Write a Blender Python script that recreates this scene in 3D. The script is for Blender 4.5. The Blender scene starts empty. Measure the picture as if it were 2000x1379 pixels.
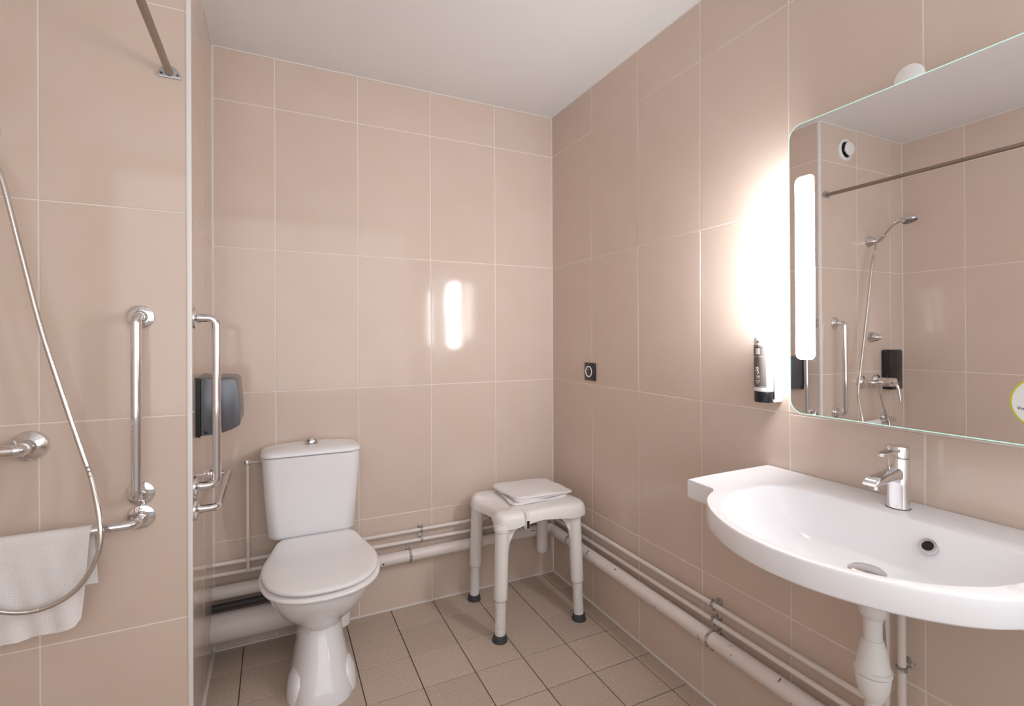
import bpy, bmesh, math, random
from mathutils import Vector, Matrix, Quaternion
random.seed(7)
PI = math.pi
SC = bpy.context.scene
COL = SC.collection
V = Vector

# ------------------------------------------------------------------ camera, world, exposure
cd = bpy.data.cameras.new('camera')
cam = bpy.data.objects.new('camera', cd); COL.objects.link(cam)
cd.sensor_fit = 'HORIZONTAL'; cd.sensor_width = 36; cd.lens = 36*968.52/2000
cd.shift_x = 0.0; cd.shift_y = -(689.5-658.5)/2000
cd.clip_start = 0.02; cd.clip_end = 50
Rv, Uv, Bv = V((0.901986, -0.431747, -0.003916)), V((0.003403, -0.00196, 0.999992)), V((-0.431751, -0.901993, -0.000299))
cam.matrix_world = Matrix(((Rv.x, Uv.x, Bv.x, -1.35890), (Rv.y, Uv.y, Bv.y, -2.32921), (Rv.z, Uv.z, Bv.z, 1.26675), (0, 0, 0, 1)))
SC.camera = cam
w = bpy.data.worlds.new('world'); SC.world = w; w.use_nodes = True
w.node_tree.nodes['Background'].inputs[0].default_value = (1, .97, .94, 1)
w.node_tree.nodes['Background'].inputs[1].default_value = 0.3
SC.view_settings.view_transform = 'Standard'; SC.view_settings.look = 'None'
SC.view_settings.gamma = 1; SC.view_settings.use_curve_mapping = False
SC.view_settings.exposure = 0.62
STRIP, SIDE = 29.0, 52.0     # radiance of the mirror's light strips and of their side diffusers
# added soft fill light, set in an assumed opening behind the camera
ld = bpy.data.lights.new('fill_light', 'AREA'); ld.shape = 'RECTANGLE'; ld.size = 2.2; ld.size_y = 1.6; ld.energy = 11; ld.color = (.97, .975, 1)
lo = bpy.data.objects.new('fill_light', ld); COL.objects.link(lo); lo.location = (-1.2, -2.86, 1.55); lo.rotation_euler = (math.radians(90), 0, 0)

# ------------------------------------------------------------------ materials
def mat(name, col, rough=.5, metal=0, emit=None, es=0, coat=0, spec=.5, bump=None, mottle=None, trans=0, ior=1.5, rndv=0):
    m = bpy.data.materials.new(name); m.use_nodes = True
    nt = m.node_tree; b = nt.nodes['Principled BSDF']
    b.inputs['Base Color'].default_value = (*col, 1); b.inputs['Roughness'].default_value = rough
    b.inputs['Metallic'].default_value = metal; b.inputs['IOR'].default_value = ior
    b.inputs['Specular IOR Level'].default_value = spec
    b.inputs['Coat Weight'].default_value = coat; b.inputs['Transmission Weight'].default_value = trans
    if emit: b.inputs['Emission Color'].default_value = (*emit, 1); b.inputs['Emission Strength'].default_value = es
    tc = nt.nodes.new('ShaderNodeTexCoord')
    if mottle or rndv:
        prev = None
        if mottle:      # (scale, second colour)
            n = nt.nodes.new('ShaderNodeTexNoise'); n.inputs['Scale'].default_value = mottle[0]; n.inputs['Detail'].default_value = 4
            nt.links.new(tc.outputs['Object'], n.inputs['Vector'])
            r = nt.nodes.new('ShaderNodeValToRGB'); r.color_ramp.elements[0].position = .35; r.color_ramp.elements[1].position = .65
            r.color_ramp.elements[0].color = (*col, 1); r.color_ramp.elements[1].color = (*mottle[1], 1)
            nt.links.new(n.outputs['Fac'], r.inputs['Fac']); prev = r.outputs['Color']
            if len(mottle) > 2: r.color_ramp.elements[0].position, r.color_ramp.elements[1].position = mottle[2], mottle[3]
        hsv = nt.nodes.new('ShaderNodeHueSaturation')
        if prev: nt.links.new(prev, hsv.inputs['Color'])
        else: hsv.inputs['Color'].default_value = (*col, 1)
        if rndv:
            oi = nt.nodes.new('ShaderNodeObjectInfo'); mr = nt.nodes.new('ShaderNodeMapRange')
            mr.inputs['To Min'].default_value = 1-rndv; mr.inputs['To Max'].default_value = 1+rndv
            nt.links.new(oi.outputs['Random'], mr.inputs['Value']); nt.links.new(mr.outputs['Result'], hsv.inputs['Value'])
        nt.links.new(hsv.outputs['Color'], b.inputs['Base Color'])
    if bump:            # (scale, strength, distance[, detail])
        n = nt.nodes.new('ShaderNodeTexNoise'); n.inputs['Scale'].default_value = bump[0]; n.inputs['Detail'].default_value = bump[3] if len(bump) > 3 else 2
        nt.links.new(tc.outputs['Object'], n.inputs['Vector'])
        bp = nt.nodes.new('ShaderNodeBump'); bp.inputs['Strength'].default_value = bump[1]; bp.inputs['Distance'].default_value = bump[2]
        nt.links.new(n.outputs['Fac'], bp.inputs['Height']); nt.links.new(bp.outputs['Normal'], b.inputs['Normal'])
    return m

M = {}
M['tile'] = mat('beige_glazed_tile', (.65, .53, .45), .09, spec=.5, mottle=(5.0, (.665, .55, .475)), bump=(3.5, .25, .003), rndv=.012)
M['grout'] = mat('pale_grout', (.83, .755, .70), .8)
M['silicone'] = mat('white_silicone', (.80, .77, .75), .45)
M['floor_tile'] = mat('taupe_stone_tile', (.49, .395, .32), .42, mottle=(140, (.62, .52, .44), .45, .72), bump=(230, .25, .0006), rndv=.05)
M['floor_grout'] = mat('dark_brown_grout', (.105, .07, .055), .9)
M['ceiling'] = mat('white_ceiling_paint', (.80, .79, .79), .85, bump=(160, .5, .003, 3))
M['wall_paint'] = mat('cream_wall_paint', (.72, .66, .60), .8)
M['white_plastic'] = mat('white_plastic', (.82, .81, .81), .3)
M['stool_plastic'] = mat('ivory_plastic', (.82, .79, .78), .3, bump=(300, .06, .0005))
M['ceramic'] = mat('white_ceramic', (.84, .84, .87), .07, coat=.4)
M['seat_plastic'] = mat('white_seat_plastic', (.83, .815, .82), .16)
M['basin'] = mat('white_mineral_basin', (.86, .86, .89), .22)
M['chrome'] = mat('chrome', (.78, .77, .79), .07, 1)
M['chrome_soft'] = mat('satin_chrome', (.62, .60, .60), .22, 1)
M['rod'] = mat('brushed_bronze_rod', (.36, .30, .25), .35, 1)
M['zinc'] = mat('zinc_flange', (.52, .52, .54), .4, .8)
M['black'] = mat('black_plastic', (.012, .012, .014), .22)
M['dark_rubber'] = mat('dark_rubber', (.045, .05, .055), .6)
M['dark'] = mat('dark_hole', (.01, .01, .01), .8)
M['grey_metal'] = mat('grey_lacquered_metal', (.15, .155, .175), .3, .6)
M['pipe'] = mat('white_painted_pipe', (.76, .70, .67), .45, bump=(60, .15, .001))
M['pipe_chip'] = mat('chipped_white_pipe', (.77, .71, .68), .42, mottle=(38, (.03, .02, .02), .69, .70), bump=(60, .2, .001))
M['dark_tube'] = mat('near_black_tube', (.03, .027, .028), .5)
M['clamp'] = mat('stained_pipe_clamp', (.30, .27, .25), .5, .4, mottle=(90, (.62, .58, .55), .45, .6))
M['towel'] = mat('white_terry_towel', (.83, .80, .80), .95, bump=(380, .7, .003, 3))
M['mirror'] = mat('silvered_mirror', (.90, .905, .91), .0, 1)
M['glass_edge'] = mat('green_glass_edge', (.45, .80, .72), .1, emit=(.55, 1, .86), es=.35)  # glow in the material imitates strip light carried through the glass
M['strip'] = mat('frosted_light_strip', (.9, .9, .9), .5, emit=(.985, .985, 1), es=STRIP)
M['side'] = mat('lit_diffuser_side', (.9, .9, .9), .5, emit=(.985, .985, 1), es=SIDE)
M['label'] = mat('grey_printed_label', (.125, .105, .10), .4)
M['print_white'] = mat('white_print', (.70, .67, .66), .6)
M['lime'] = mat('lime_green_print', (.52, .52, .04), .5)
M['sticker'] = mat('white_sticker', (.78, .80, .79), .5)
M['print_black'] = mat('black_print', (.04, .04, .04), .6)
M['hose'] = mat('steel_spiral_hose', (.66, .64, .62), .2, 1)

# ------------------------------------------------------------------ helpers
def link(o, parent=None):
    COL.objects.link(o)
    if parent: o.parent = parent
    return o
def root_loc(o):
    l = V((0, 0, 0))
    while o: l += o.location; o = o.parent
    return l
def obj(name, bm, m, parent=None, origin=None, sharp=35, smooth=True):
    """world-space bmesh -> one mesh object; its origin sits on the parent's (or on origin)"""
    o0 = root_loc(parent) if parent else V(origin) if origin else V((0, 0, 0))
    bmesh.ops.recalc_face_normals(bm, faces=bm.faces)
    bmesh.ops.translate(bm, verts=bm.verts, vec=-o0)
    me = bpy.data.meshes.new(name); bm.to_mesh(me); bm.free()
    me.materials.append(M[m] if isinstance(m, str) else m)
    if smooth:
        me.shade_smooth(); me.set_sharp_from_angle(angle=math.radians(sharp))
    o = bpy.data.objects.new(name, me); link(o, parent)
    if not parent: o.location = o0
    return o
def thing(name, label, cat, loc, group=None):
    o = bpy.data.objects.new(name, None); link(o); o.location = loc
    o.empty_display_size = .05; tag(o, label, cat, group); return o
def tag(o, label=None, cat=None, group=None):
    if label: o['label'] = label
    if cat: o['category'] = cat
    if group: o['group'] = group
    return o
def struct(o): o['kind'] = 'structure'; return o
def align(direction, loc, roll=None):
    d = V(direction).normalized()
    q = d.to_track_quat('Z', 'Y')
    return Matrix.Translation(V(loc)) @ q.to_matrix().to_4x4()
def bx(bm, x0, x1, y0, y1, z0, z1, bev=0, seg=2):
    r = bmesh.ops.create_cube(bm, size=1); vs = r['verts']
    bmesh.ops.scale(bm, verts=vs, vec=(abs(x1-x0), abs(y1-y0), abs(z1-z0)))
    bmesh.ops.translate(bm, verts=vs, vec=((x0+x1)/2, (y0+y1)/2, (z0+z1)/2))
    if bev:
        es = list({e for v in vs for e in v.link_edges})
        bmesh.ops.bevel(bm, geom=es, offset=bev, segments=seg, affect='EDGES', profile=.5)
    return bm
def box(*a, **k): return bx(bmesh.new(), *a, **k)
def ring_strip(bm, rings, close=True, cap0=True, cap1=True):
    R = [[bm.verts.new(p) for p in r] for r in rings]
    n = len(R[0])
    for a, b in zip(R, R[1:]):
        for i in range(n if close else n-1):
            j = (i+1) % n
            bm.faces.new((a[i], a[j], b[j], b[i]))
    if cap0: bm.faces.new(R[0][::-1])
    if cap1: bm.faces.new(R[-1])
    return R
def lathe(bm, prof, mtx=None, seg=28, cap0=True, cap1=True):
    mtx = mtx or Matrix()
    rings = []
    for r, h in prof:
        r = max(r, 1e-5)
        rings.append([mtx @ V((r*math.cos(2*PI*i/seg), r*math.sin(2*PI*i/seg), h)) for i in range(seg)])
    ring_strip(bm, rings, True, cap0, cap1)
    return bm
def catmull(pts, n=8):
    P = [V(p) for p in pts]; P = [P[0]*2-P[1]] + P + [P[-1]*2-P[-2]]
    out = []
    for i in range(1, len(P)-2):
        a, b, c, d = P[i-1:i+3]
        for k in range(n):
            t = k/n
            out.append(.5*((2*b)+(c-a)*t+(2*a-5*b+4*c-d)*t*t+(3*b-a-3*c+d)*t**3))
    out.append(P[-2]); return out
def fillet(pts, r, n=7):
    P = [V(p) for p in pts]; out = [P[0]]
    for a, b, c in zip(P, P[1:], P[2:]):
        u, v = (a-b).normalized(), (c-b).normalized()
        ang = u.angle(v); d = min(r/math.tan(ang/2), (a-b).length*.49, (c-b).length*.49)
        p, q = b+u*d, b+v*d
        for k in range(n+1):
            t = k/n; out.append(p*(1-t)**2+b*2*t*(1-t)+q*t*t)
    out.append(P[-1]); return out
def tube(bm, path, rad, seg=14, cap=True):
    P = [V(p) for p in path]
    T = [(P[min(i+1, len(P)-1)]-P[max(i-1, 0)]).normalized() for i in range(len(P))]
    up = V((0, 0, 1)) if abs(T[0].z) < .9 else V((1, 0, 0))
    n = (up-T[0]*up.dot(T[0])).normalized(); rings = []
    for i, p in enumerate(P):
        if i:
            q = T[i-1].rotation_difference(T[i]); n = q @ n
            n = (n-T[i]*n.dot(T[i])).normalized()
        b = T[i].cross(n); r = rad(i/(len(P)-1)) if callable(rad) else rad
        rings.append([p+(n*math.cos(2*PI*k/seg)+b*math.sin(2*PI*k/seg))*r for k in range(seg)])
    ring_strip(bm, rings, True, cap, cap); return bm
def extrude_outline(bm, pts, z0, z1, mtx=None, bev=0):
    """closed 2D outline extruded from z0 to z1 with softened edges"""
    mtx = mtx or Matrix()
    c = sum((V((x, y, 0)) for x, y in pts), V((0, 0, 0)))/len(pts)
    def rg(z, ins):
        out = []
        n = len(pts)
        for i, (x, y) in enumerate(pts):
            t = V((pts[(i+1) % n][0]-pts[i-1][0], pts[(i+1) % n][1]-pts[i-1][1], 0)).normalized()
            nn = V((-t.y, t.x, 0))
            if nn.dot(c-V((x, y, 0))) < 0 and ins: nn = -nn
            out.append(mtx @ (V((x, y, z))+nn*ins))
        return out
    if bev: rings = [rg(z0, bev), rg(z0+bev*.3, bev*.3), rg(z0+bev, 0), rg(z1-bev, 0), rg(z1-bev*.3, bev*.3), rg(z1, bev)]
    else: rings = [rg(z0, 0), rg(z1, 0)]
    ring_strip(bm, rings); return bm
def rrect(w, h, r, n=6, cx=0, cy=0):
    out = []
    for sx, sy, a0 in ((1, 1, 0), (-1, 1, PI/2), (-1, -1, PI), (1, -1, 3*PI/2)):
        for k in range(n+1):
            a = a0+PI/2*k/n
            out.append((cx+sx*(w/2-r)+r*math.cos(a), cy+sy*(h/2-r)+r*math.sin(a)))
    return out
def resample(pts, n):
    P = [V((x, y, 0)) for x, y in pts]; P.append(P[0]); L = [0]
    for a, c in zip(P, P[1:]): L.append(L[-1]+(c-a).length)
    out = []; j = 0
    for k in range(n):
        s = L[-1]*k/n
        while L[j+1] < s: j += 1
        f = (s-L[j])/max(L[j+1]-L[j], 1e-9); out.append((P[j].lerp(P[j+1], f).x, P[j].lerp(P[j+1], f).y))
    return out
def text_bm(s, size, mtx, depth=.0002):
    cu = bpy.data.curves.new('t', 'FONT'); cu.body = s; cu.size = size; cu.align_x = 'LEFT'; cu.extrude = depth/2
    o = bpy.data.objects.new('t', cu); me = bpy.data.meshes.new_from_object(o)
    bm = bmesh.new(); bm.from_mesh(me); bmesh.ops.transform(bm, matrix=mtx, verts=bm.verts)
    bpy.data.objects.remove(o); bpy.data.curves.remove(cu); bpy.data.meshes.remove(me); return bm

# ------------------------------------------------------------------ room shell
H = 2.4534; XL = -2.40; XP = -1.5845; YP = -.5816; YF = -2.80
ZJ = [0, .4405, 1.0405, 1.6405, 2.2405, H]
T = .005; G = .0019
TM = {}
def tile_mesh(w, h, name, m):
    k = (round(w, 4), round(h, 4), name)
    if k not in TM:
        bm = box(-w/2, w/2, -h/2, h/2, -T, 0)
        top = [e for e in bm.edges if all(v.co.z > -T/2 for v in e.verts)]
        bmesh.ops.bevel(bm, geom=top, offset=.0009, segments=1, affect='EDGES')
        me = bpy.data.meshes.new(name); bm.to_mesh(me); bm.free(); me.materials.append(M[m]); TM[k] = me
    return TM[k]
def tile(parent, c, ux, uy, w, h, m='tile', tilt=.0018):
    """one tile, its face centre at c, edges along ux, uy"""
    n = V(ux).cross(V(uy))
    o = bpy.data.objects.new('tile', tile_mesh(w-2*G, h-2*G, 'tile', m)); link(o, parent)
    R = Matrix((V(ux), V(uy), n)).transposed().to_4x4()
    R = R @ Matrix.Rotation(random.uniform(-1, 1)*tilt, 4, 'X') @ Matrix.Rotation(random.uniform(-1, 1)*tilt, 4, 'Y')
    o.matrix_local = Matrix.Translation(V(c)-root_loc(parent)) @ R
    return o
def wall(name, pts):  # box of the wall's body, origin at centre bottom
    o = obj(name, box(*pts), 'grout', origin=((pts[0]+pts[1])/2, (pts[2]+pts[3])/2, pts[4]), smooth=False)
    return struct(o)
R0 = .0014  # tile faces stand this proud of the grout bed
wb = wall('wall_back', (XP-.3, .0+.12, R0, .12, 0, H))
cols = [0, -.337, -.6763, -1.0156, -1.3549, XP]
for a, b in zip(cols, cols[1:]):
    for z0, z1 in zip(ZJ, ZJ[1:]):
        tile(wb, ((a+b)/2, 0, (z0+z1)/2), (1, 0, 0), (0, 0, 1), a-b, z1-z0)
wr = wall('wall_right', (R0, .12, YF, .12-.12+R0, 0, H))
cols = [0, -.369]+[-.369-.3342*i for i in range(1, 8)]+[YF]
for a, b in zip(cols, cols[1:]):
    for z0, z1 in zip(ZJ, ZJ[1:]):
        tile(wr, (0, (a+b)/2, (z0+z1)/2), (0, -1, 0), (0, 0, 1), a-b, z1-z0)
wp = wall('wall_partition', (XL-.12, XP-R0, YP+R0, 0, 0, H))
cols = [XP-.004, -1.929, -2.265, XL]
for a, b in zip(cols, cols[1:]):
    for z0, z1 in zip(ZJ, ZJ[1:]):
        tile(wp, ((a+b)/2, YP, (z0+z1)/2), (1, 0, 0), (0, 0, 1), a-b, z1-z0, tilt=.001)
cols = [0, -.306, YP+.008]
for a, b in zip(cols, cols[1:]):
    for z0, z1 in zip(ZJ, ZJ[1:]):
        tile(wp, (XP, (a+b)/2, (z0+z1)/2), (0, 1, 0), (0, 0, 1), a-b, z1-z0, tilt=.001)
wl = wall('wall_left', (XL-.12, XL-R0, YF, YP-.0+R0, 0, H))
cols = [YP, -.895, -1.2292, -1.5634, -1.8976, -2.2318, -2.566, YF]
for a, b in zip(cols, cols[1:]):
    for z0, z1 in zip(ZJ, ZJ[1:]):
        tile(wl, (XL, (a+b)/2, (z0+z1)/2), (0, 1, 0), (0, 0, 1), a-b, z1-z0)
b = bmesh.new(); bx(b, XL-.12, -2.31, YF-.12, YF, 0, H); bx(b, -.09, .12, YF-.12, YF, 0, H); bx(b, -2.31, -.09, YF-.12, YF, 2.36, H)
wf = struct(obj('wall_front', b, 'wall_paint', origin=(-1.2, YF-.06, 0), smooth=False))
fl = struct(obj('floor', box(XL-.12, .12, YF-.12, .12, -.12, -.003), 'floor_grout', origin=(-1.2, -1.4, -.12), smooth=False))
xs = [0, -.0755]+[-.0755-.2003*i for i in range(1, 12)]; xs = [x for x in xs if x > XL+.02]+[XL]
ys = [0, -.1755]+[-.1755-.1985*i for i in range(1, 14)]; ys = [y for y in ys if y > YF+.02]+[YF]
G = .0019
for x0, x1 in zip(xs, xs[1:]):
    for y0, y1 in zip(ys, ys[1:]):
        if (x0+x1)/2 < XP and (y0+y1)/2 > YP: continue
        tile(fl, ((x0+x1)/2, (y0+y1)/2, 0), (1, 0, 0), (0, 1, 0), x0-x1, y0-y1, 'floor_tile', tilt=.001)
struct(obj('ceiling', box(XL-.12, .12, YF-.12, .12, H, H+.1), 'ceiling', origin=(-1.2, -1.4, H), smooth=False))
# corner trims and silicone beads
def trim(pts, m='silicone', bev=0):
    return struct(obj('trim_%d' % (trim.n), box(*pts, bev=bev), m, origin=((pts[0]+pts[1])/2, (pts[2]+pts[3])/2, pts[4])))
trim.n = 1
def T_(*p, **k): o = trim(p, **k); trim.n += 1; return o
T_(XP-.0095, XP+.0030, YP-.0025, YP+.010, 0, H, m='white_plastic', bev=.001)     # white profile on the partition's edge
T_(-.0028, .004, -.0028, .004, 0, H)                                             # back right corner
T_(XP-.004, XP+.0045, -.0045, .004, 0, H)                                        # back left corner
T_(XL-.004, XL+.003, YP-.003, YP+.004, 0, H)
for x0, x1, y0, y1 in ((XP, 0, -.0055, .004), (-.0055, .004, YF, 0), (XP-.004, XP+.0055, YP, 0), (XL, XP, YP-.0055, YP+.004), (XL-.004, XL+.0055, YF, YP)):
    T_(x0, x1, y0, y1, -.003, .0055)
for x0, x1, y0, y1 in ((XP, 0, -.003, .004), (-.003, .004, YF, 0), (XP-.004, XP+.003, YP, 0), (XL, XP, YP-.003, YP+.004), (XL-.004, XL+.003, YF, YP)):
    T_(x0, x1, y0, y1, H-.0035, H+.002)

# ------------------------------------------------------------------ mirror with light strips
MX, MY0, MY1, MZ0, MZ1 = -.10, -1.443, -2.063, 1.061, 1.829
mc = V((MX, (MY0+MY1)/2, MZ0))
t = thing('illuminated_mirror', 'rectangular wall mirror with rounded corners and glowing upright light strips', 'mirror', mc)
mw, mh = MY0-MY1, MZ1-MZ0
def mirror_mtx():   # local x = along the wall towards the room's front, local y = up, z = out of the wall
    R = Matrix((V((0, -1, 0)), V((0, 0, 1)), V((-1, 0, 0)))).transposed().to_4x4()
    return Matrix.Translation((MX, (MY0+MY1)/2, (MZ0+MZ1)/2)) @ R
MM = mirror_mtx()
pts = rrect(mw, mh, .035, 8)
b = bmesh.new(); extrude_outline(b, [(x*.994, y*.9953) for x, y in pts], -.0055, -.0007, MM); ob = obj('glass_pane', b, 'white_plastic', t)
b = bmesh.new(); R_in = [(x*.994, y*.9953) for x, y in pts]
ring_strip(b, [[MM @ V((x, y, -.005)) for x, y in pts], [MM @ V((x, y, .0002)) for x, y in pts], [MM @ V((x, y, .0002)) for x, y in R_in], [MM @ V((x, y, -.005)) for x, y in R_in], [MM @ V((x, y, -.005)) for x, y in pts]], True, False, False)
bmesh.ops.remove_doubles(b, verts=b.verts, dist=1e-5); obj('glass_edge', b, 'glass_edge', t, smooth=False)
b = bmesh.new(); n = len(pts); vs = [b.verts.new(MM @ V((x*.9955, y*.9965, 0))) for x, y in pts]
vs2 = [b.verts.new(MM @ V((x*.9955, y*.9965, -.0006))) for x, y in pts]
b.faces.new(vs); b.faces.new(vs2[::-1])
for i in range(n): b.faces.new((vs[i], vs2[i], vs2[(i+1) % n], vs[(i+1) % n]))
obj('mirror_face', b, 'mirror', t, smooth=False)
for s in (-1, 1):
    cx = s*(mw/2-.0435)
    b = bmesh.new(); extrude_outline(b, rrect(.052, .482, .014, 6, cx, .0015), -.0005, .0009, MM); obj('light_strip', b, 'strip', t)
    b = bmesh.new(); extrude_outline(b, rrect(.060, .54, .012, 5, cx, .0055), -.075, -.0055, MM); obj('light_box', b, 'white_plastic', t)
    e0 = s*(mw/2-.0132); b = bmesh.new()
    q = [(e0, y, z) for y, z in ((-.245, -.070), (.256, -.070), (.256, -.008), (-.245, -.008))]
    ring_strip(b, [[MM @ V(p) for p in q], [MM @ V((p[0]+s*.0015, p[1], p[2])) for p in q]]); obj('side_diffuser', b, 'side', t, smooth=False)
b = bmesh.new(); extrude_outline(b, rrect(mw-.20, mh-.16, .01, 4), -.098, -.0052, MM, .002); obj('mounting_frame', b, 'white_plastic', t)
# round clip behind the top edge
cy = 1.722; b = bmesh.new(); mt = align((-1, 0, 0), (-.094, -cy, 1.835))
lathe(b, [(.027, -.012), (.029, -.008), (.029, .0), (.026, .002)], mt, 32); obj('clip', b, 'white_plastic', t)
# round sticker
sc = V((MX-.0006, -1.9375, 1.142)); mt = align((-1, 0, 0), sc)
b = bmesh.new(); lathe(b, [(.0500, 0), (.0500, .0004), (.0468, .0004), (.0468, 0)], mt, 64, False, False); obj('sticker_ring', b, 'lime', t)
b = bmesh.new(); lathe(b, [(.0470, 0), (.0470, .0003)], mt, 64); st = obj('sticker', b, 'sticker', t)
mt = Matrix.Translation((MX-.0013, -1.8985, 1.1275)) @ Matrix((V((0, -1, 0)), V((0, 0, 1)), V((-1, 0, 0)))).transposed().to_4x4()
obj('sticker_text', text_bm('Vous', .0085, mt), 'print_black', t, smooth=False)
t.rotation_euler = (0, 0, 0)
# the mirror leans a touch forward at its top
t.matrix_world = Matrix.Translation(mc) @ Matrix.Rotation(math.radians(-.2), 4, 'Y')

# ------------------------------------------------------------------ grab bars
def flange(parent, c, nrm, r, label=None):
    b = bmesh.new()
    lathe(b, [(r*.98, 0), (r, .003), (r*.97, .007), (r*.80, .0095), (r*.55, .011), (r*.42, .016), (r*.40, .022)], align(nrm, c), 36)
    f = obj('flange', b, 'chrome', parent)
    n = V(nrm).normalized(); a = V((0, 0, 1)); s = n.cross(a)
    for k in range(3):
        th = PI/2+k*2*PI/3
        p = V(c)+(a*math.sin(th)+s*math.cos(th))*r*.70+n*.0095
        b = bmesh.new(); lathe(b, [(.0024, 0), (.0024, .0015), (.001, .002)], align(nrm, p), 10); obj('screw', b, 'zinc', f)
    return f
def grab_bar(label, p0, p1, nrm, off, r, fr, bend, group=None):
    n = V(nrm); t = thing('grab_bar', label, 'grab bar', p0, group)
    p0, p1 = V(p0), V(p1)
    b = bmesh.new(); tube(b, fillet([p0+n*.008, p0+n*off, p1+n*off, p1+n*.008], bend, 9), r, 20); obj('bar', b, 'chrome', t)
    flange(t, p0, n, fr); flange(t, p1, n, fr); return t
grab_bar('upright chrome grab bar on the tiled shower side of the partition', (-1.706, YP, .823), (-1.706, YP, 1.329), (0, -1, 0), .056, .013, .034, .034)
grab_bar('horizontal chrome grab bar carrying the hand towel in the shower', (-1.705, YP, .756), (-2.175, YP, .756), (0, -1, 0), .072, .0125, .034, .06)
grab_bar('upright chrome grab bar on the partition end, in front of the paper dispenser', (XP, -.537, .812), (XP, -.537, 1.330), (1, 0, 0), .062, .0125, .0335, .036)
grab_bar('low horizontal chrome grab bar beside the toilet, under the paper dispenser', (XP, -.537, .742), (XP, -.085, .742), (1, 0, 0), .062, .0115, .0335, .018)

# ------------------------------------------------------------------ shower curtain rod
t = thing('curtain_rod', 'brown metal shower curtain rod running under the ceiling from the partition', 'rod', (-1.634, YP, 2.044))
b = bmesh.new(); tube(b, [(-1.634, YP-.004, 2.044), (-1.634, YF+.004, 2.044)], .0098, 20); obj('rod', b, 'rod', t)
for y, d in ((YP, -1), (YF, 1)):
    m_ = Matrix.Translation((-1.634, y, 2.044)) @ Matrix((V((1, 0, 0)), V((0, 0, 1)), V((0, d, 0)))).transposed().to_4x4()
    pts = [(.0285*math.cos(a), -.013+.036*math.sin(a)) for a in [PI*k/16 for k in range(17)]]
    b = bmesh.new(); extrude_outline(b, pts, 0, .007, m_, .0012); f = obj('flange', b, 'zinc', t)
    for sx in (-.0200, .0200):
        b = bmesh.new(); lathe(b, [(.0032, 0), (.0032, .0012), (.0012, .0008)], m_ @ Matrix.Translation((sx, -.003, .0065)), 12); obj('screw', b, 'dark_rubber', f)

# ------------------------------------------------------------------ shower: brackets, hand shower, hose, mixer, dispenser, vent
def bracket(name, label, c):
    t = thing(name, label, 'shower bracket', c)
    b = bmesh.new(); lathe(b, [(.033, 0), (.0335, .004), (.030, .012), (.024, .028), (.017, .045), (.010, .058), (.004, .064)], align((0, -1, 0), c), 32); obj('body', b, 'chrome', t)
    return t
bracket('shower_bracket', 'lower conical chrome wall bracket without hand shower, seen in the mirror', (-2.052, YP, 1.245))
t = bracket('shower_bracket', 'upper conical chrome wall bracket that holds the hand shower', (-2.036, YP, 1.812))
b = bmesh.new(); lathe(b, [(.0165, -.02), (.018, -.005), (.0165, .022), (.012, .024)], align((0, -.75, .65), (-2.036, YP-.068, 1.822)), 20); obj('cradle', b, 'chrome', t)
t = thing('hand_shower', 'chrome hand shower hanging in the upper wall bracket', 'shower head', (-2.022, YP-.06, 1.80))
hp = catmull([(-2.036, YP-.045, 1.795), (-2.036, YP-.072, 1.828), (-2.030, YP-.105, 1.862), (-2.018, YP-.145, 1.89), (-2.016, YP-.19, 1.905)], 6)
b = bmesh.new(); tube(b, hp, lambda s: .0095+.004*s, 16); obj('handle', b, 'chrome', t)
b = bmesh.new(); hd = V((0, -.28, -.96)).normalized(); mt = align(-hd, (-2.014, YP-.225, 1.898))
lathe(b, [(.036, -.012), (.040, -.006), (.039, .002), (.030, .010), (.015, .016), (.002, .018)], mt, 32); hd_o = obj('spray_head', b, 'chrome', t)
b = bmesh.new(); lathe(b, [(.034, -.0135), (.034, -.0118)], mt, 32); obj('spray_plate', b, 'grey_metal', hd_o)
hose_pts = [(-2.036, YP-.044, 1.79), (-2.020, YP-.047, 1.745), (-1.987, -.632, 1.687), (-1.948, -.632, 1.494), (-1.909, -.632, 1.297), (-1.858, -.637, 1.094), (-1.820, -.643, .955),
            (-1.798, -.657, .888), (-1.774, -.690, .787), (-1.774, -.702, .711), (-1.818, -.702, .627), (-1.888, -.702, .592), (-1.964, -.702, .605), (-2.035, -.690, .655),
            (-2.062, -.672, .745), (-2.040, -.655, .85), (-2.024, -.648, .925)]
path = catmull(hose_pts, 46)
b = bmesh.new(); tube(b, path, lambda s: .0064+.0005*math.sin(s*2*PI*330), 10)
tag(obj('shower_hose', b, 'hose', origin=hose_pts[10], sharp=60), 'long steel shower hose looping down in front of the hand towel', 'hose')
t = thing('shower_mixer', 'wall-mounted chrome shower mixer tap with single lever', 'mixer tap', (-2.02, YP, .983))
for x in (-1.946, -2.096):
    b = bmesh.new(); lathe(b, [(.040, 0), (.0405, .004), (.037, .012), (.027, .018), (.019, .022), (.0155, .040)], align((0, -1, 0), (x, YP, .983)), 32); obj('rosette', b, 'chrome', t)
    b = bmesh.new(); lathe(b, [(.0165, .030), (.0175, .034), (.0175, .052), (.0165, .056)], align((0, -1, 0), (x, YP, .983)), 6 if 0 else 24); obj('union_nut', b, 'chrome', t)
b = bmesh.new(); tube(b, fillet([(-1.946, YP-.045, .983), (-1.946, YP-.066, .983), (-2.096, YP-.066, .983), (-2.096, YP-.045, .983)], .014, 6), .0150, 20)
obj('body', b, 'chrome', t)
b = bmesh.new(); lathe(b, [(.024, .0), (.026, .02), (.026, .075), (.023, .086), (.012, .090)], align((0, -1, .05), (-2.02, YP-.062, .985)), 28); cp = obj('cap', b, 'chrome', t)
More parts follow.
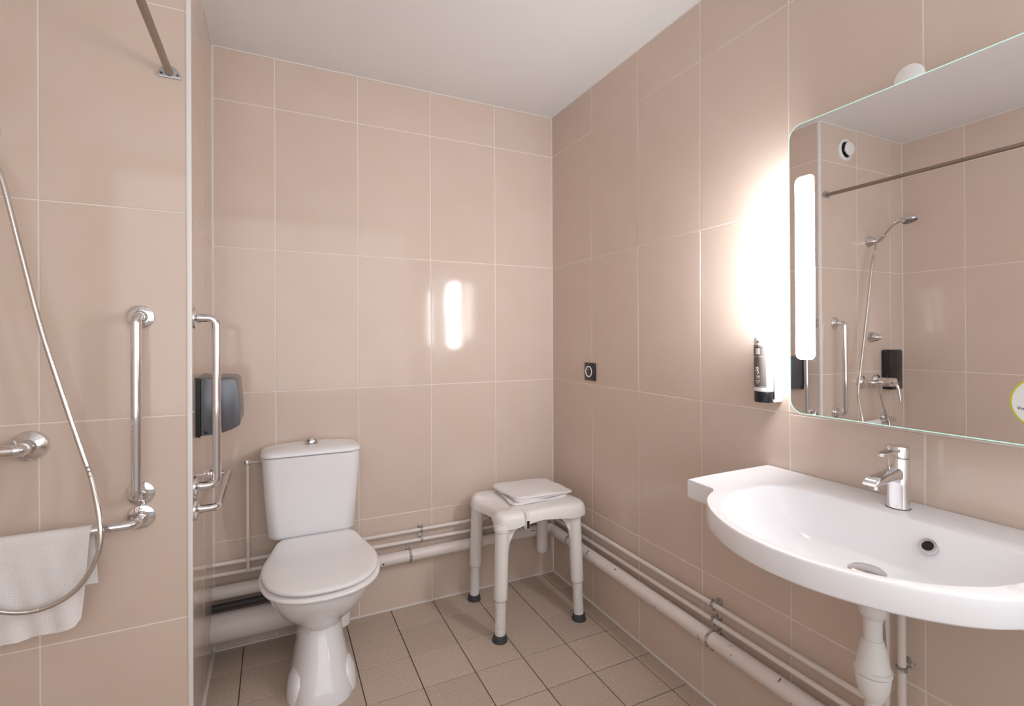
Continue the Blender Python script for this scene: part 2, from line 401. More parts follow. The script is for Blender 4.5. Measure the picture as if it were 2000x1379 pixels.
b = bmesh.new(); tube(b, catmull([(-2.02, YP-.140, .985), (-2.02, YP-.158, .965), (-2.02, YP-.166, .92), (-2.02, YP-.170, .885)], 5), lambda s: .009-.003*s, 12); obj('lever', b, 'chrome', cp)
b = bmesh.new(); lathe(b, [(.012, 0), (.012, .03), (.0095, .034), (.0095, .055)], align((0, 0, -1), (-2.022, YP-.066, .972)), 20); obj('hose_outlet', b, 'chrome', t)
t = thing('soap_dispenser', 'black wall soap dispenser in the shower corner, seen in the mirror', 'dispenser', (-2.225, YP, 1.06))
m_ = Matrix.Translation((-2.225, YP, 0)) @ Matrix((V((1, 0, 0)), V((0, 0, 1)), V((0, -1, 0)))).transposed().to_4x4()
b = bmesh.new(); extrude_outline(b, rrect(.128, .24, .016, 6, 0, 1.048), 0, .052, m_, .006); obj('body', b, 'black', t)
b = bmesh.new(); extrude_outline(b, rrect(.05, .022, .006, 4, 0, 0.962), .048, .06, m_, .002); obj('push_button', b, 'grey_metal', t)
t = thing('air_vent', 'round white air valve high on the shower wall, seen in the mirror', 'vent', (-1.815, YP, 2.325))
mt = align((0, -1, 0), (-1.815, YP, 2.325))
b = bmesh.new(); lathe(b, [(.063, 0), (.063, .008), (.056, .014), (.047, .012), (.044, .002)], mt, 40, True, False); obj('collar', b, 'white_plastic', t)
b = bmesh.new(); lathe(b, [(.044, .001), (.044, .003)], mt, 40); obj('duct', b, 'dark', t)
b = bmesh.new(); lathe(b, [(.012, .0), (.012, .02), (.036, .022), (.040, .028), (.036, .034), (.01, .037)], mt, 40); obj('valve_disc', b, 'white_plastic', t)

# hand towel over the bar
def cloth(front_w, bm=None):
    pass
def towel_sheet():
    b = bmesh.new(); nu, nv = 30, 40
    yb = YP-.072; zb = .756; rr = .0155
    prof = []   # from the front bottom over the bar to the back bottom
    Lf, Lb = .238, .15
    for k in range(nv+1):
        s = k/nv*(Lf+PI*rr+Lb)
        if s < Lf: prof.append((-rr, zb-(Lf-s), -1, (Lf-s)/Lf, s))
        elif s < Lf+PI*rr:
            a = (s-Lf)/rr; prof.append((-rr*math.cos(a), zb+rr*math.sin(a), 0, 0, s))
        else: prof.append((rr, zb-(s-Lf-PI*rr), 1, (s-Lf-PI*rr)/Lb, s))
    grid = []
    for k, (dy, z, side, f, s) in enumerate(prof):
        row = []
        for i in range(nu+1):
            u = i/nu
            xr = -1.800-(.018*f if side < 0 else 0)+(.008*f if side > 0 else 0); xl = -1.992
            x = xr+(xl-xr)*u
            wv = (.004*math.sin(u*9+f*3)+.003*math.sin(u*21+f*7+1))*f
            yy = yb+dy+(wv-.006*f if side < 0 else .35*wv+.006*f)
            zz = z+(-.012*u*f if side < 0 else 0)+(.002*math.sin(u*17) if side else 0)
            if side < 0 and u < .07: zz += .018*(1-u/.07)*f**4
            row.append(b.verts.new((x, yy, zz)))
        grid.append(row)
    for a, c in zip(grid, grid[1:]):
        for i in range(nu): b.faces.new((a[i], a[i+1], c[i+1], c[i]))
    bmesh.ops.recalc_face_normals(b, faces=b.faces)
    bmesh.ops.solidify(b, geom=b.faces[:], thickness=.003)
    return b
tag(obj('hand_towel', towel_sheet(), 'towel', origin=(-1.9, YP-.072, .77), sharp=70), 'white hand towel draped over the low grab bar in the shower', 'towel')

# ------------------------------------------------------------------ toilet paper dispenser on the partition end
t = thing('paper_dispenser', 'grey metal toilet paper dispenser with black back on the partition end', 'dispenser', (XP, -.36, .95))
m_ = Matrix((V((1, 0, 0)), V((0, 0, 1)), V((0, -1, 0)))).transposed().to_4x4()   # local x = off the wall, y = up, z = towards the viewer (-Y)
pl = [(0, .955), (.012, .952), (.012, 1.140), (0, 1.142)]
b = bmesh.new(); extrude_outline(b, [(XP+x, z) for x, z in pl], .235, .487, m_); obj('back_plate', b, 'black', t)
pr = [(.012, .957), (.045, .958), (.075, .963), (.100, .971), (.120, .982), (.1225, .987), (.1205, 1.05), (.115, 1.118), (.111, 1.130), (.103, 1.136), (.085, 1.138), (.012, 1.140)]
b = bmesh.new(); extrude_outline(b, [(XP+x, z) for x, z in pr], .245, .485, m_, .004); cv = obj('cover', b, 'grey_metal', t)
b = bmesh.new(); lathe(b, [(.006, 0), (.006, .0025), (.003, .003)], align((0, -1, 0), (XP+.028, -.4845, .969)), 16); obj('lock', b, 'black', cv)

# ------------------------------------------------------------------ toilet
TX = -1.207
t = thing('toilet', 'white ceramic close-coupled toilet with closed lid between partition and stool', 'toilet', (TX, -.35, 0))
def egg(z, hw, yf, yb, yc, n=56, pf=2.0, pb=2.6, cx=TX):
    out = []
    for k in range(n):
        a = 2*PI*k/n; c, s = math.cos(a), math.sin(a)
        if s < 0: p = pf; L = yc-yf
        else: p = pb; L = yb-yc
        out.append(V((cx+hw*math.copysign(abs(c)**(2/p), c), yc+L*math.copysign(abs(s)**(2/p), s), z)))
    return out
S = [(0, .107, -.530, -.14, -.36, 2.8), (.012, .108, -.528, -.138, -.36, 2.8), (.05, .101, -.512, -.14, -.35, 2.6), (.10, .090, -.482, -.145, -.33, 2.4), (.15, .081, -.448, -.15, -.31, 2.2), (.19, .078, -.424, -.15, -.30, 2.1),
     (.212, .082, -.418, -.15, -.30, 2.0), (.235, .100, -.438, -.13, -.31, 2.0), (.26, .124, -.470, -.11, -.33, 2.0), (.295, .150, -.515, -.09, -.345, 2.0), (.335, .170, -.553, -.07, -.35, 2.0), (.37, .181, -.575, -.06, -.355, 2.0), (.395, .186, -.585, -.05, -.355, 2.0), (.407, .182, -.581, -.055, -.355, 2.0)]
b = bmesh.new(); ring_strip(b, [egg(z, hw, yf, yb, yc, pf=p) for z, hw, yf, yb, yc, p in S])
for s in (-1, 1):       # screw lugs at the foot
    ring_strip(b, [[V((TX+s*cx_+rx*math.cos(2*PI*k/24), -.395+ry*math.sin(2*PI*k/24), z)) for k in range(24)] for z, cx_, rx, ry in ((0, .084, .036, .080), (.03, .083, .035, .078), (.06, .080, .031, .070), (.080, .077, .022, .052), (.090, .074, .010, .026), (.092, .073, .002, .006))])
bx(b, TX-.135, TX+.135, -.18, -.012, .38, .468, bev=.02, seg=3)
bowl = obj('bowl', b, 'ceramic', t, sharp=50)
b = bmesh.new(); tube(b, fillet([(TX+.02, -.20, .19), (TX+.085, -.14, .19), (TX+.085, -.14, .075)], .04), .047, 24); obj('outlet_elbow', b, 'ceramic', bowl)
def lid_outline(grow=0, back=-.172):
    half = [(0, -.607), (.07, -.598), (.13, -.566), (.172, -.512), (.194, -.44), (.199, -.37), (.190, -.30), (.168, -.232), (.146, -.185), (.120, back)]
    half = catmull([(x, y, 0) for x, y in half], 5)
    R_ = [(TX+p.x, p.y) for p in half]; L_ = [(TX-p.x, p.y) for p in half[1:]][::-1]
    pts = R_+[(TX+x, back) for x in (.06, 0, -.06)]+L_
    c = (TX, -.38)
    return [(c[0]+(x-c[0])*(1+grow), c[1]+(y-c[1])*(1+grow)) for x, y in pts]
def slab(pts, zf, prof, rise):
    """prof: list of (inset scale, height); rise(y) lifts the back"""
    b = bmesh.new(); c = V((TX, -.38, 0)); rings = []
    for k, h in prof: rings.append([V((c.x+(x-c.x)*k, c.y+(y-c.y)*k, zf+h*(1 if h < .001 else 1)+rise(c.y+(y-c.y)*k))) for x, y in pts])
    ring_strip(b, rings); return b
rise = lambda y: max(0, (y+.30)/.13)**2*.030 if y > -.30 else 0
b = slab(lid_outline(.035), .408, [(.94, 0), (.985, .002), (1, .008), (.995, .013), (.975, .016)], lambda y: 0); obj('seat', b, 'seat_plastic', t, sharp=60)
b = slab(lid_outline(0), .4320, [(.96, 0), (.99, .001), (1, .005), (.995, .0105), (.97, .0145), (.90, .0165), (.6, .0175), (.25, .0185), (.02, .019)], rise); lid = obj('lid', b, 'seat_plastic', t, sharp=60)
for s in (-1, 1):
    b = bmesh.new(); lathe(b, [(.012, 0), (.012, .05)], align((1, 0, 0), (TX+s*.085-.025, -.168, .448)), 16); obj('hinge', b, 'seat_plastic', lid)
CX = -1.221
def tank_ring(z, w, d, ins=0):
    out = []
    for x, y in rrect(w-2*ins, d-2*ins, max(.045-ins, .008), 8, CX, -.008-d/2):
        # the front face bulges gently
        bul = .006*(1-((x-CX)/(w/2))**2) if y < -.008-d/2 else 0
        out.append(V((x, y-bul, z)))
    return out
b = bmesh.new(); ring_strip(b, [tank_ring(.462, .325, .15, .012), tank_ring(.466, .328, .155, .004), tank_ring(.478, .332, .158), tank_ring(.64, .356, .168), tank_ring(.792, .372, .174), tank_ring(.794, .372, .174, .004)])
tk = obj('cistern', b, 'ceramic', t, sharp=50)
b = bmesh.new(); ring_strip(b, [tank_ring(.7965, .374, .178, .004), tank_ring(.799, .380, .181, 0), tank_ring(.806, .382, .182, 0), tank_ring(.813, .380, .181, .004), tank_ring(.819, .370, .178, .014), tank_ring(.824, .34, .17, .03), tank_ring(.8275, .28, .15, .04), tank_ring(.829, .2, .10, .03)])
cl = obj('cistern_lid', b, 'ceramic', t, sharp=50)
b = bmesh.new(); lathe(b, [(.031, 0), (.031, .004), (.0275, .005), (.0275, .010), (.024, .020), (.016, .027), (.006, .030)], Matrix.Translation((-1.222, -.098, .8275)), 28); obj('flush_button', b, 'chrome', cl)
b = bmesh.new(); tube(b, [(-1.458, -.065, .765), (-1.395, -.085, .77)], .0065, 14); va = obj('inlet_valve', b, 'chrome', t)
b = bmesh.new(); lathe(b, [(.011, 0), (.0125, .004), (.0125, .018), (.010, .022)], align((1, .15, 0), (-1.472, -.064, .765)), 8); obj('valve_handle', b, 'chrome', va)
b = bmesh.new(); lathe(b, [(.010, 0), (.010, .014)], align((1, .15, 0), (-1.420, -.077, .768)), 6); obj('union_nut', b, 'chrome', va)

# ------------------------------------------------------------------ pipes along the walls
def clamp(parent, c, along, r, nrm, plate=True):
    """ring round a pipe and a rosette at the wall; nrm points from the wall to the room"""
    c = V(c); n = V(nrm)
    b = bmesh.new(); lathe(b, [(r+.0005, -.006), (r+.003, -.0055), (r+.003, .0055), (r+.0005, .006)], align(along, c), 24)
    a = V(along).normalized()
    for s in (-1, 1):
        p = c+V((0, 0, 1))*s*(r+.005)
        m_ = Matrix.Translation(p) @ Matrix((a, n, V((0, 0, 1)))).transposed().to_4x4() @ Matrix.Diagonal((.011, .005, .010, 1))
        bmesh.ops.create_cube(b, size=1, matrix=m_)
    k = obj('clamp', b, 'clamp', parent)
    b = bmesh.new(); d = (c.dot(n)-0)
    wallp = c-n*(abs(c.dot(n)))
    lathe(b, [(.013, 0), (.0125, .002), (.006, .004), (.004, .005), (.004, abs(c.dot(n))-r)], align(n, wallp+V((0, 0, r*.55))), 20); obj('rosette', b, 'clamp', k)
def pipe_run(name, label, pts, r, bend, m='pipe', cat='pipe', origin=None, group=None):
    t = thing(name, label, cat, origin or pts[len(pts)//2], group)
    b = bmesh.new(); tube(b, fillet(pts, bend, 8), r, 18); obj('tube', b, m, t); return t
p1 = pipe_run('water_pipe', 'upper thin white water pipe running round the back and right walls', [(XP, -.030, .361), (-.030, -.030, .364), (-.030, -1.590, .364), (-.034, -1.640, .364), (-.034, -1.640, .80)], .0082, .025)
p2 = pipe_run('water_pipe', 'lower thin white water pipe running round the back and right walls', [(XP, -.030, .319), (-.030, -.030, .313), (-.030, YF, .312)], .0082, .025)
p3 = pipe_run('heating_pipe', 'thick chipped white pipe running low round the back and right walls', [(XP, -.042, .252), (-.042, -.042, .257), (-.042, YF, .250)], .0265, .05, 'pipe_chip')
p4 = pipe_run('waste_pipe', 'wide white soil pipe behind the toilet running low to the partition', [(XP, -.07, .128), (-1.15, -.07, .128)], .055, .05)
p5 = pipe_run('black_tube', 'black tube just above the wide white soil pipe', [(XP, -.062, .203), (-1.30, -.062, .207)], .0125, .02, 'dark_tube')  # thin near-black tube laid along the soil pipe's upper side
p6 = pipe_run('supply_pipe', 'thin white upright pipe rising to the toilet cistern valve', [(-1.459, -.064, .757), (-1.459, -.064, .45), (-1.459, -.046, .40), (-1.459, -.040, .318)], .0062, .03)
for (y, z, r, pp) in ((-1.114, .364, .0082, p1), (-1.114, .312, .0082, p2)):
    clamp(pp, (-.030, y, z), (0, 1, 0), r, (-1, 0, 0))
clamp(p3, (-.042, -1.118, .252), (0, 1, 0), .0265, (-1, 0, 0)); clamp(p3, (-.042, -.235, .256), (0, 1, 0), .0265, (-1, 0, 0))
clamp(p1, (-.735, -.030, .3625), (1, 0, 0), .0082, (0, -1, 0)); clamp(p2, (-.735, -.030, .3155), (1, 0, 0), .0082, (0, -1, 0))
clamp(p3, (-.795, -.042, .2545), (1, 0, 0), .0265, (0, -1, 0))
p7 = pipe_run('upright_pipe', 'upright white pipe on the tiles beneath the washbasin, held by a clamp', [(-.032, -1.672, .005), (-.032, -1.672, .83)], .0085, .02)
clamp(p7, (-.032, -1.672, .485), (0, 0, 1), .0085, (-1, 0, 0))

# ------------------------------------------------------------------ shower stool
SX, SY = -.312, -.268
t = thing('shower_stool', 'white plastic shower stool in the corner with adjustable rubber-tipped legs', 'stool', (SX, SY, 0))
def stool_outline(k=1.0, n=96):
    out = []
    for i in range(n):
        a = 2*PI*i/n; c, s = math.cos(a), math.sin(a); p = 7.0
        x = (.213 if c < 0 else .240)*k*math.copysign(abs(c)**(2/p), c); y = .196*k*math.copysign(abs(s)**(2/p), s)
        # the two sides curve inwards between the corners
        x -= math.copysign(1, x)*(.046 if x < 0 else .016)*max(0, 1-(y/.125)**2)**1.2*k
        y -= math.copysign(1, y)*.006*max(0, 1-(x/.15)**2)*k
        out.append((x, y))
    return out
b = bmesh.new(); rings = []
def sz(x, y, z):   # the left side dips as a hygiene cut-out, the top is slightly dished
    dip = max(0, 1-((y)/.12)**2) * max(0, (-x-.10)/.10)
    return z-.036*min(dip*1.3, 1)-.004*max(0, 1-(x/.18)**2)*max(0, 1-(y/.17)**2)
for k, z in ((.955, .463), (1.0, .463), (1.0, .478), (.992, .496), (.975, .508), (.94, .518), (.88, .523), (.7, .522), (.4, .520), (.05, .520)):
    rg = []
    for x, y in stool_outline(k):
        edge = .0 if z > .47 else (.020 if x < 0 else .012)*max(0, 1-(y/.125)**2)*(1 if abs(x) > .14*k else 0)
        arch = .016*max(0, 1-(x/.13)**2) if (abs(y) > .15*k and z < .47) else 0
        rg.append(V((SX+x, SY+y, sz(x, y, z)+arch+edge)))
    rings.append(rg)
ring_strip(b, rings)
seat = obj('seat', b, 'stool_plastic', t, sharp=50)
# slot in the front skirt
b = box(SX-.092, SX-.075, SY-.200, SY-.150, .455, .5245, bev=.002); obj('slot', b, 'stool_plastic', seat)
b = box(SX-.0895, SX-.0775, SY-.2012, SY-.196, .458, .490); obj('slot_gap', b, 'dark', seat)
legs = [(-.515, -.437, -.497, -.425, True), (-.130, -.447, -.136, -.420, True), (-.492, -.083, -.482, -.105, True), (-.118, -.085, -.125, -.105, False)]
for fx, fy, tx, ty, ext in legs:
    top = V((tx, ty, .470)); foot = V((fx, fy, 0)); d = (foot-top)
    at = lambda z: top+d*((.470-z)/.470)
    b = bmesh.new(); tube(b, [at(z) for z in (.475, .46, .455, .44, .19, .172, .170)], lambda s: .031-.0035*s, 24, True)
    # flare at the top of the tube
    lathe(b, [(.0335, -.016), (.0345, -.008), (.0345, 0)], align(-d, at(.468)), 24)
    inw = (V((SX, SY, 0))-V((tx, ty, 0))).normalized()
    for dv in (V((inw.x, 0, 0)).normalized(), V((0, inw.y, 0)).normalized()):   # two gusset braces per leg
        sd = V((-dv.y, dv.x, 0))*.007
        tri = [at(.466)+dv*.025, at(.466)+dv*.085, at(.440)+dv*.055, at(.40)+dv*.034, at(.34)+dv*.026]
        ring_strip(b, [[p+sd for p in tri], [p-sd for p in tri]])
    leg = obj('leg', b, 'stool_plastic', t, sharp=40)
    if ext:
        zs = []; z = .176
        prof = []
        L = .150; nrib = 17
        for k in range(nrib):
            h = k*L/nrib; w_ = L/nrib
            prof += [(.0218, h), (.0218, h+w_*.5), (.0180, h+w_*.62), (.0180, h+w_*.88)]
        b = bmesh.new(); lathe(b, prof, align(d, at(.172)), 24); tag(obj('ribbed_tube', b, 'stool_plastic', leg, sharp=25))
        b = bmesh.new(); lathe(b, [(.031, 0), (.0315, .007), (.028, .013), (.028, .021), (.0255, .026)], align((0, 0, 1), at(0)), 28); obj('rubber_foot', b, 'dark_rubber', leg)
# folded towel on the stool
tw = thing('folded_towel', 'small folded white towel lying on the shower stool', 'towel', (-.215, -.215, .523))
def fold_layer(z0, th, x0, x1, y0, y1, dome, off):
    """one folded layer: round-edged cloth pad"""
    b = bmesh.new(); rings = []; r = th/2
    cx, cy = (x0+x1)/2, (y0+y1)/2
    for k in range(13):
        a = -PI/2+PI*k/12; ins = r*(1-math.cos(a)); h = r+r*math.sin(a)
        rings.append((ins, h))
    for f in (.02, .05, .09): rings.append((r+f*.8, th+dome*min(1, f*8)))
    rr_ = []
    for ins, h in rings:
        pts = [(x+.010*math.sin((y-cy)*14+off), y+.006*math.sin((x-cx)*11+off*.7)) for x, y in resample(rrect(x1-x0-2*ins, y1-y0-2*ins, max(.034-ins, .004), 6, cx, cy), 72)]
        rr_.append([V((x, y, z0+h+(.0028*math.sin(x*33+y*21+off)+.0016*math.sin(y*60-x*27+off*2))*(1 if h > r else .3)-.005*max(0, (x-cx)/(x1-cx))**2*(h/th)*(1 if dome else 0))) for x, y in pts])
    ring_strip(b, rr_); return b
for i, (z0, th, gx, gy, dome) in enumerate(((.518, .011, 0, 0, 0), (.5285, .010, .006, .003, 0), (.538, .013, .001, -.002, .004))):
    obj('fold', fold_layer(z0, th, -.402+gx, -.100-gx*2, -.352+gy, -.105+gx, dome, i*1.7), 'towel', tw, sharp=80)
tw.rotation_euler = (0, 0, 0)

# ------------------------------------------------------------------ socket
t = thing('power_socket', 'small black square wall socket with round white insert', 'socket', (0, -.3605, 1.102))
m_ = Matrix.Translation((0, -.3605, 1.102)) @ Matrix((V((0, -1, 0)), V((0, 0, 1)), V((-1, 0, 0)))).transposed().to_4x4()
b = bmesh.new(); extrude_outline(b, rrect(.084, .084, .004, 4), 0, .009, m_, .0015); obj('plate', b, 'black', t)
b = bmesh.new(); lathe(b, [(.027, .006), (.027, .0105), (.0225, .0112), (.0205, .0085), (.0200, .0035), (.001, .0035)], m_ @ Matrix.Translation((-.006, 0, 0)), 36); ins = obj('insert', b, 'white_plastic', t)
for sx in (-.0095, .0095):
    b = bmesh.new(); lathe(b, [(.0028, 0), (.0028, .0006)], m_ @ Matrix.Translation((-.006+sx, -.001, .0036)), 12); obj('contact_hole', b, 'dark', ins)
b = bmesh.new(); lathe(b, [(.0024, 0), (.0024, .010), (.001, .012)], m_ @ Matrix.Translation((-.006, .010, .0036)), 12); obj('earth_pin', b, 'zinc', ins)

# ------------------------------------------------------------------ soap bottle on its holder
BX, BY = -.044, -1.3195
t = thing('soap_bottle', 'white soap pump bottle with grey label and black base on the wall beside the mirror', 'soap bottle', (BX, BY, 1.072))
def oval(z, r, k=1):
    return [V((BX+r*k*.9*math.cos(a), BY+r*k*math.sin(a), z)) for a in [2*PI*i/40 for i in range(40)]]
b = bmesh.new(); ring_strip(b, [oval(1.104, .0275, .97), oval(1.106, .0275), oval(1.245, .0275), oval(1.250, .0275), oval(1.258, .0268), oval(1.263, .0245), oval(1.2655, .018)]); bt = obj('bottle', b, 'white_plastic', t)
b = bmesh.new(); ring_strip(b, [oval(1.0715, .0255), oval(1.074, .0268), oval(1.102, .0270), oval(1.1035, .0255)]); obj('dispensing_cap', b, 'black', t)
def arc_patch(a0, a1, z0, z1, off=.0006, nseg=16, nz=1):
    """thin curved patch on the bottle; angles in degrees from the -X direction, positive towards the room's front (-Y)"""
    b = bmesh.new(); rows = []
    for zz in (z0, z1):
        for o_ in (off, off-.0004):
            rows.append([b.verts.new((BX-(.0275*.9+o_)*math.cos(math.radians(a0+(a1-a0)*i/nseg)), BY-(.0275+o_)*math.sin(math.radians(a0+(a1-a0)*i/nseg)), zz)) for i in range(nseg+1)])
    A, A2, B, B2 = rows
    for i in range(nseg):
        b.faces.new((A[i], A[i+1], B[i+1], B[i])); b.faces.new((A2[i], B2[i], B2[i+1], A2[i+1]))
        b.faces.new((A[i], A2[i], A2[i+1], A[i+1])); b.faces.new((B[i], B[i+1], B2[i+1], B2[i]))
    return b
lb = obj('label', arc_patch(-48, 50, 1.116, 1.241), 'label', bt)
def join(bms):
    o = bmesh.new()
    for x in bms:
        me = bpy.data.meshes.new('j'); x.to_mesh(me); o.from_mesh(me); x.free(); bpy.data.meshes.remove(me)
    return o
obj('logo_block', arc_patch(-18, 12, 1.214, 1.231, .0009), 'print_white', bt)
bars = [arc_patch(a0, a1, z, z+h, .0009, 6) for a0, a1, z, h in ((-40, -24, 1.2060, .0012), (-22, -4, 1.2062, .0013), (2, 14, 1.2060, .0012), (16, 34, 1.2060, .0014),
        (-16, -9, 1.1475, .0028), (-7, 0, 1.1475, .0028), (2, 12, 1.1475, .0028), (-10, -2, 1.1425, .0024), (0, 8, 1.1425, .0024),
        (-18, -8, 1.1335, .0028), (-6, 4, 1.1335, .0028), (6, 14, 1.1335, .0028), (-10, 6, 1.1282, .0024),
        (-44, -22, 1.1185, .0009), (10, 44, 1.1185, .0009), (-40, 44, 1.2375, .0008))]
obj('label_print', join(bars), 'print_white', bt)['kind'] = 'stuff'
sq = [(-12, 1.177), (-14, 1.171), (-13, 1.163), (-4, 1.1665), (2, 1.171), (-4, 1.1755), (-10, 1.172), (-2, 1.166), (5, 1.160), (0, 1.157), (-8, 1.1585)]
b = bmesh.new(); tube(b, catmull([(BX-(.0275*.9+.0008)*math.cos(math.radians(a)), BY-(.0283)*math.sin(math.radians(a)), z) for a, z in sq], 4), .0006, 6); obj('emblem', b, 'print_white', bt)
obj('cap_mark', arc_patch(-12, 10, 1.2475, 1.2535, .0006), 'clamp', bt)
b = bmesh.new(); bx(b, -.012, 0, BY-.030, BY+.020, 1.073, 1.262, bev=.003); bx(b, -.038, -.006, BY-.031, BY+.012, 1.073, 1.080, bev=.001); bx(b, -.034, -.006, BY-.031, BY-.026, 1.073, 1.25, bev=.001)
obj('wall_bracket', b, 'white_plastic', t)

# ------------------------------------------------------------------ washbasin
WY = -1.702; WZ = .875
t = thing('washbasin', 'wide white wall-hung washbasin with bowed front and side shelf', 'washbasin', (-.2, WY, WZ-.05))
# outline, left half as measured (dy from the centre line, x), mirrored
half = [(.402, -.003), (.4015, -.12), (.4005, -.24), (.395, -.3365), (.345, -.3395), (.306, -.3410), (.292, -.352), (.272, -.392), (.240, -.432), (.190, -.473), (.130, -.505), (.066, -.526), (0, -.533)]
hp = half[:6]+[(p.x, p.y) for p in catmull([(a, c, 0) for a, c in half[6:]], 5)]
left = [(x, WY+dy) for dy, x in hp]; right = [(x, WY-dy) for dy, x in hp[:-1]][::-1]
outl = left+right
back = [(-.003, WY-.402+.804*k/24) for k in range(1, 24)]
outl = outl+back          # closed loop: left back corner -> front -> right back corner -> along the wall
# inner rim: a D with a straight back
def inner_pt(a, grow=0):
    """polar angle a about the bowl's middle"""
    c, s = math.cos(a), math.sin(a)      # c: towards the wall (+x), s: towards +y
    if c >= 0: X = (.108+grow)*abs(c)**(2/3.6); Y = (.268+grow)*math.copysign(abs(s)**(2/3.6), s)
    else: X = -(.268+grow)*abs(c)**(2/2.05); Y = (.268+grow)*math.copysign(abs(s)**(2/2.2), s)
    return (-.236+X, WY+Y)
N = 144
angs = [2*PI*k/N for k in range(N)]
def ray_outline(a):
    """where the ray from the bowl's middle at angle a leaves the outer outline"""
    o = V((-.236, WY)); d = V((math.cos(a), math.sin(a))); best = None
    for i in range(len(outl)):
        p = V(outl[i]); q = V(outl[(i+1) % len(outl)]); e = q-p; den = d.x*e.y-d.y*e.x
        if abs(den) < 1e-12: continue
        tt = ((p-o).x*e.y-(p-o).y*e.x)/den; u = ((p-o).x*d.y-(p-o).y*d.x)/den
        if tt > 0 and -1e-6 <= u <= 1+1e-6 and (best is None or tt > best): best = tt
    return (o+d*best)
# angles that hit the sharp outline corners exactly, so they stay crisp
corner = [(.402, -.003), (.395, -.3365), (.306, -.341), (-.402, -.003), (-.395, -.3365), (-.306, -.341)]
for dy, x in corner:
    a = math.atan2(dy, x+.236) % (2*PI); k = min(range(N), key=lambda i: abs(angs[i]-a)); angs[k] = a
outer = [ray_outline(a) for a in angs]
inner = []
for a in angs:      # the inner rim point on the same ray (approx.)
    best = min((abs(((math.atan2(inner_pt(tb)[1]-WY, inner_pt(tb)[0]+.236)-a+PI) % (2*PI))-PI), tb) for tb in [2*PI*j/720 for j in range(720)])
    inner.append(V(inner_pt(best[1])))
bott = [V((-.212+.036*math.cos(a)*1.0, WY-.002+.15*math.sin(a))) for a in angs]
b = bmesh.new(); rings = []
def rg(f, z): return [V((*f(i), z)) for i in range(N)]
def shrink(p, k): return (p[0] if p[0] > -.02 else p[0]+(-.236-p[0])*k*.0, p[1])
def off(i, d):
    p = outer[i]; c = V((-.236, WY)); v = (p-c); return p-v.normalized()*d
under = lambda i, s: V((-.236, WY)).lerp(outer[i], s)
TH = .048
rings.append(rg(lambda i: V((-.215, WY-.002)).lerp(bott[i], .5), WZ-.122))
for s_ in (1.0, .8, .55, .3, .12): rings.append(rg(lambda i, s_=s_: inner[i].lerp(bott[i], s_), WZ-.020-.098*(1-(1-s_)**1.55)))
rings.append(rg(lambda i: inner[i], WZ-.034))
rings.append(rg(lambda i: inner[i].lerp(outer[i], .25), WZ-TH+.002))
rings.append(rg(lambda i: inner[i].lerp(outer[i], .55) if outer[i].x < -.3415 else inner[i].lerp(outer[i], .3), WZ-TH-.001))
rings.append(rg(lambda i: off(i, .006), WZ-TH-.002))
rings.append(rg(lambda i: off(i, .001), WZ-TH+.002))
rings.append(rg(lambda i: outer[i], WZ-TH+.006))
rings.append(rg(lambda i: outer[i], WZ-.004))
rings.append(rg(lambda i: off(i, .0012), WZ-.001))
rings.append(rg(lambda i: off(i, .0025), WZ))
rings.append(rg(lambda i: inner[i].lerp(outer[i], .18 if outer[i].x < -.3415 else .06), WZ-.0005))
rings.append(rg(lambda i: inner[i], WZ-.003))
D = .098
for s in (.06, .14, .24, .36, .50, .64, .78, .90, 1.0):
    def hgt(s=s): return WZ-.003-D*(1-(1-s)**1.55)
    rings.append(rg(lambda i, s=s: inner[i].lerp(bott[i], s), hgt()))
for s in (.55, .15): rings.append(rg(lambda i, s=s: V((-.215, WY-.002)).lerp(bott[i], s), WZ-.003-D-.001))
ring_strip(b, rings)
basin = obj('basin', b, 'basin', t, sharp=32)
# overflow ring on the steep back slope, drain cover at the bottom
on = V((-.80, 0, .60)).normalized(); oc = V((-.1525, -1.780, .835))
b = bmesh.new(); lathe(b, [(.0155, -.006), (.0165, .001), (.0155, .0035), (.0105, .0030), (.0090, .0005), (.0085, -.006)], align(on, oc), 32, False, False); orr = obj('overflow_ring', b, 'chrome', basin)
b = bmesh.new(); lathe(b, [(.0088, 0), (.0088, .0012)], align(on, oc-on*.0005), 24); obj('overflow_hole', b, 'dark', orr)
b = bmesh.new(); lathe(b, [(.034, 0), (.034, .004), (.030, .007), (.01, .009)], Matrix.Translation((-.245, WY-.012, WZ-D-.004)), 36); obj('drain_cover', b, 'chrome_soft', basin)

# ------------------------------------------------------------------ basin tap
t = thing('basin_tap', 'chrome single-lever mixer tap standing on the washbasin', 'tap', (-.072, -1.686, WZ))
tc = V((-.074, -1.687, WZ))
b = bmesh.new(); lathe(b, [(.0225, 0), (.0225, .003), (.0218, .006), (.0212, .05), (.0212, .112), (.0205, .1135)], Matrix.Translation(tc), 40); obj('body', b, 'chrome', t)
b = bmesh.new(); lathe(b, [(.0205, .1140), (.0215, .1150), (.0218, .139), (.0210, .1405)], Matrix.Translation(tc), 40); hd_ = obj('handle', b, 'chrome', t)
b = bmesh.new(); pts = [(-.006, -.0145), (-.030, -.0115), (-.055, -.0095), (-.068, -.0065), (-.072, 0), (-.068, .0065), (-.055, .0095), (-.030, .0115), (-.006, .0145)]
ml = Matrix.Translation(tc+V((0, 0, .1345))) @ Matrix.Rotation(math.radians(-7), 4, 'Y')
extrude_outline(b, pts, -.0035, .0035, ml, .0012); obj('lever', b, 'chrome', hd_)
b = bmesh.new(); rings = []
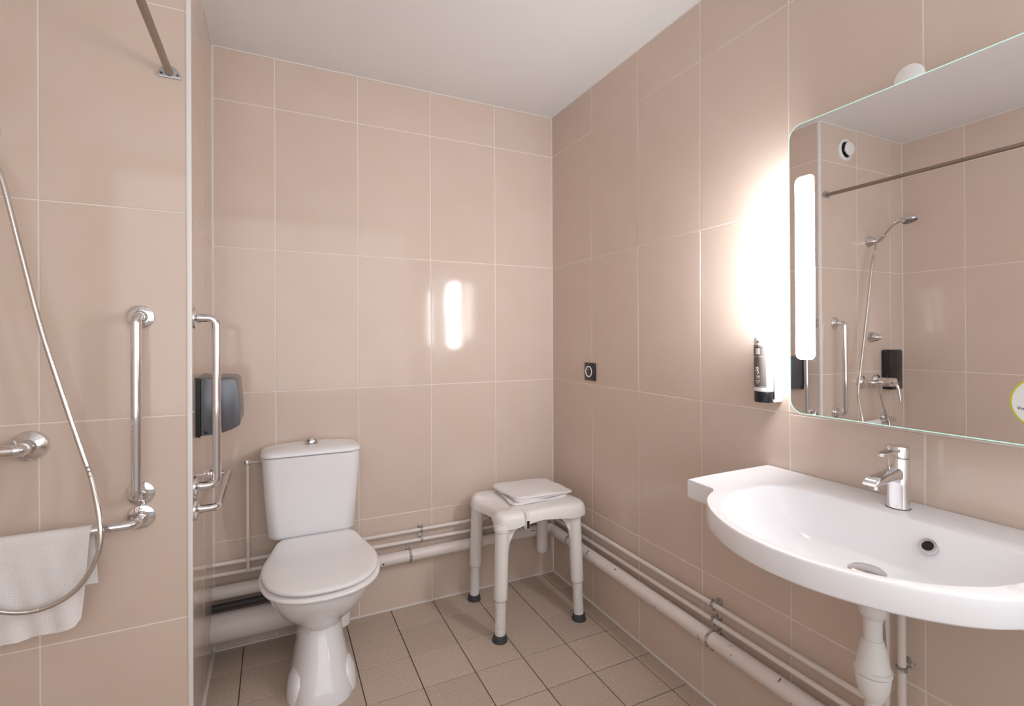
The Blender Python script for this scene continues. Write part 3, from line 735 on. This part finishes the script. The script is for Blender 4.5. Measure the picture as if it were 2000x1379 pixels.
for s, x, z, wd, ht in ((0, -.008, .078, .034, .040), (.2, -.026, .078, .033, .030), (.5, -.058, .076, .033, .023), (.8, -.088, .0725, .033, .019), (.95, -.106, .069, .032, .013), (1, -.112, .0665, .028, .006)):
    rings.append([tc+V((x, p[0], z+p[1])) for p in rrect(wd, ht, min(wd, ht)*.46, 5)])
ring_strip(b, rings); sp = obj('spout', b, 'chrome', t)
b = bmesh.new(); lathe(b, [(.0095, 0), (.0095, .010), (.008, .011)], align((-.1, 0, -1), tc+V((-.092, 0, .063))), 24); obj('aerator', b, 'chrome_soft', sp)
b = bmesh.new(); lathe(b, [(.0235, 0), (.0235, .0012)], Matrix.Translation(tc), 36); obj('base_ring', b, 'dark_rubber', t)

# ------------------------------------------------------------------ bottle trap beneath the basin
QX, QY = -.222, -1.7125
t = thing('bottle_trap', 'white plastic bottle trap hanging beneath the washbasin', 'trap', (QX, QY, .70))
Q = lambda z: 1.267-(1.267-z)*1.026
def lq(name, prof, parent=t, m='white_plastic', seg=36):
    b = bmesh.new(); lathe(b, [(r, Q(z)-.70) for r, z in prof], Matrix.Translation((QX, QY, .70)), seg); return obj(name, b, m, parent, sharp=28)
lq('top_nut', [(.026, .745), (.026, .700), (.0235, .694), (.0185, .688), (.0180, .682)], seg=16)
lq('tailpiece', [(.0172, .690), (.0172, .640)])
bdy = lq('trap_body', [(.0150, .644), (.0198, .6445), (.0205, .640), (.0235, .628), (.0272, .610), (.0305, .592), (.0315, .586)])
lq('seam_ring', [(.0315, .5862), (.0345, .585), (.0345, .577), (.0318, .575)], bdy)
lq('cup', [(.0318, .574), (.0322, .566), (.0300, .548), (.0258, .532), (.0215, .524), (.0160, .521)])
lq('outlet_pipe', [(.0155, .524), (.0155, -.03+.03)], m='pipe')
b = bmesh.new(); tube(b, catmull([(-.12, -1.685, .80), (-.105, -1.672, .70), (-.075, -1.655, .60), (-.045, -1.642, .52), (-.036, -1.640, .46)], 6), .0042, 10); obj('flexible_hose', b, 'chrome_soft', t)
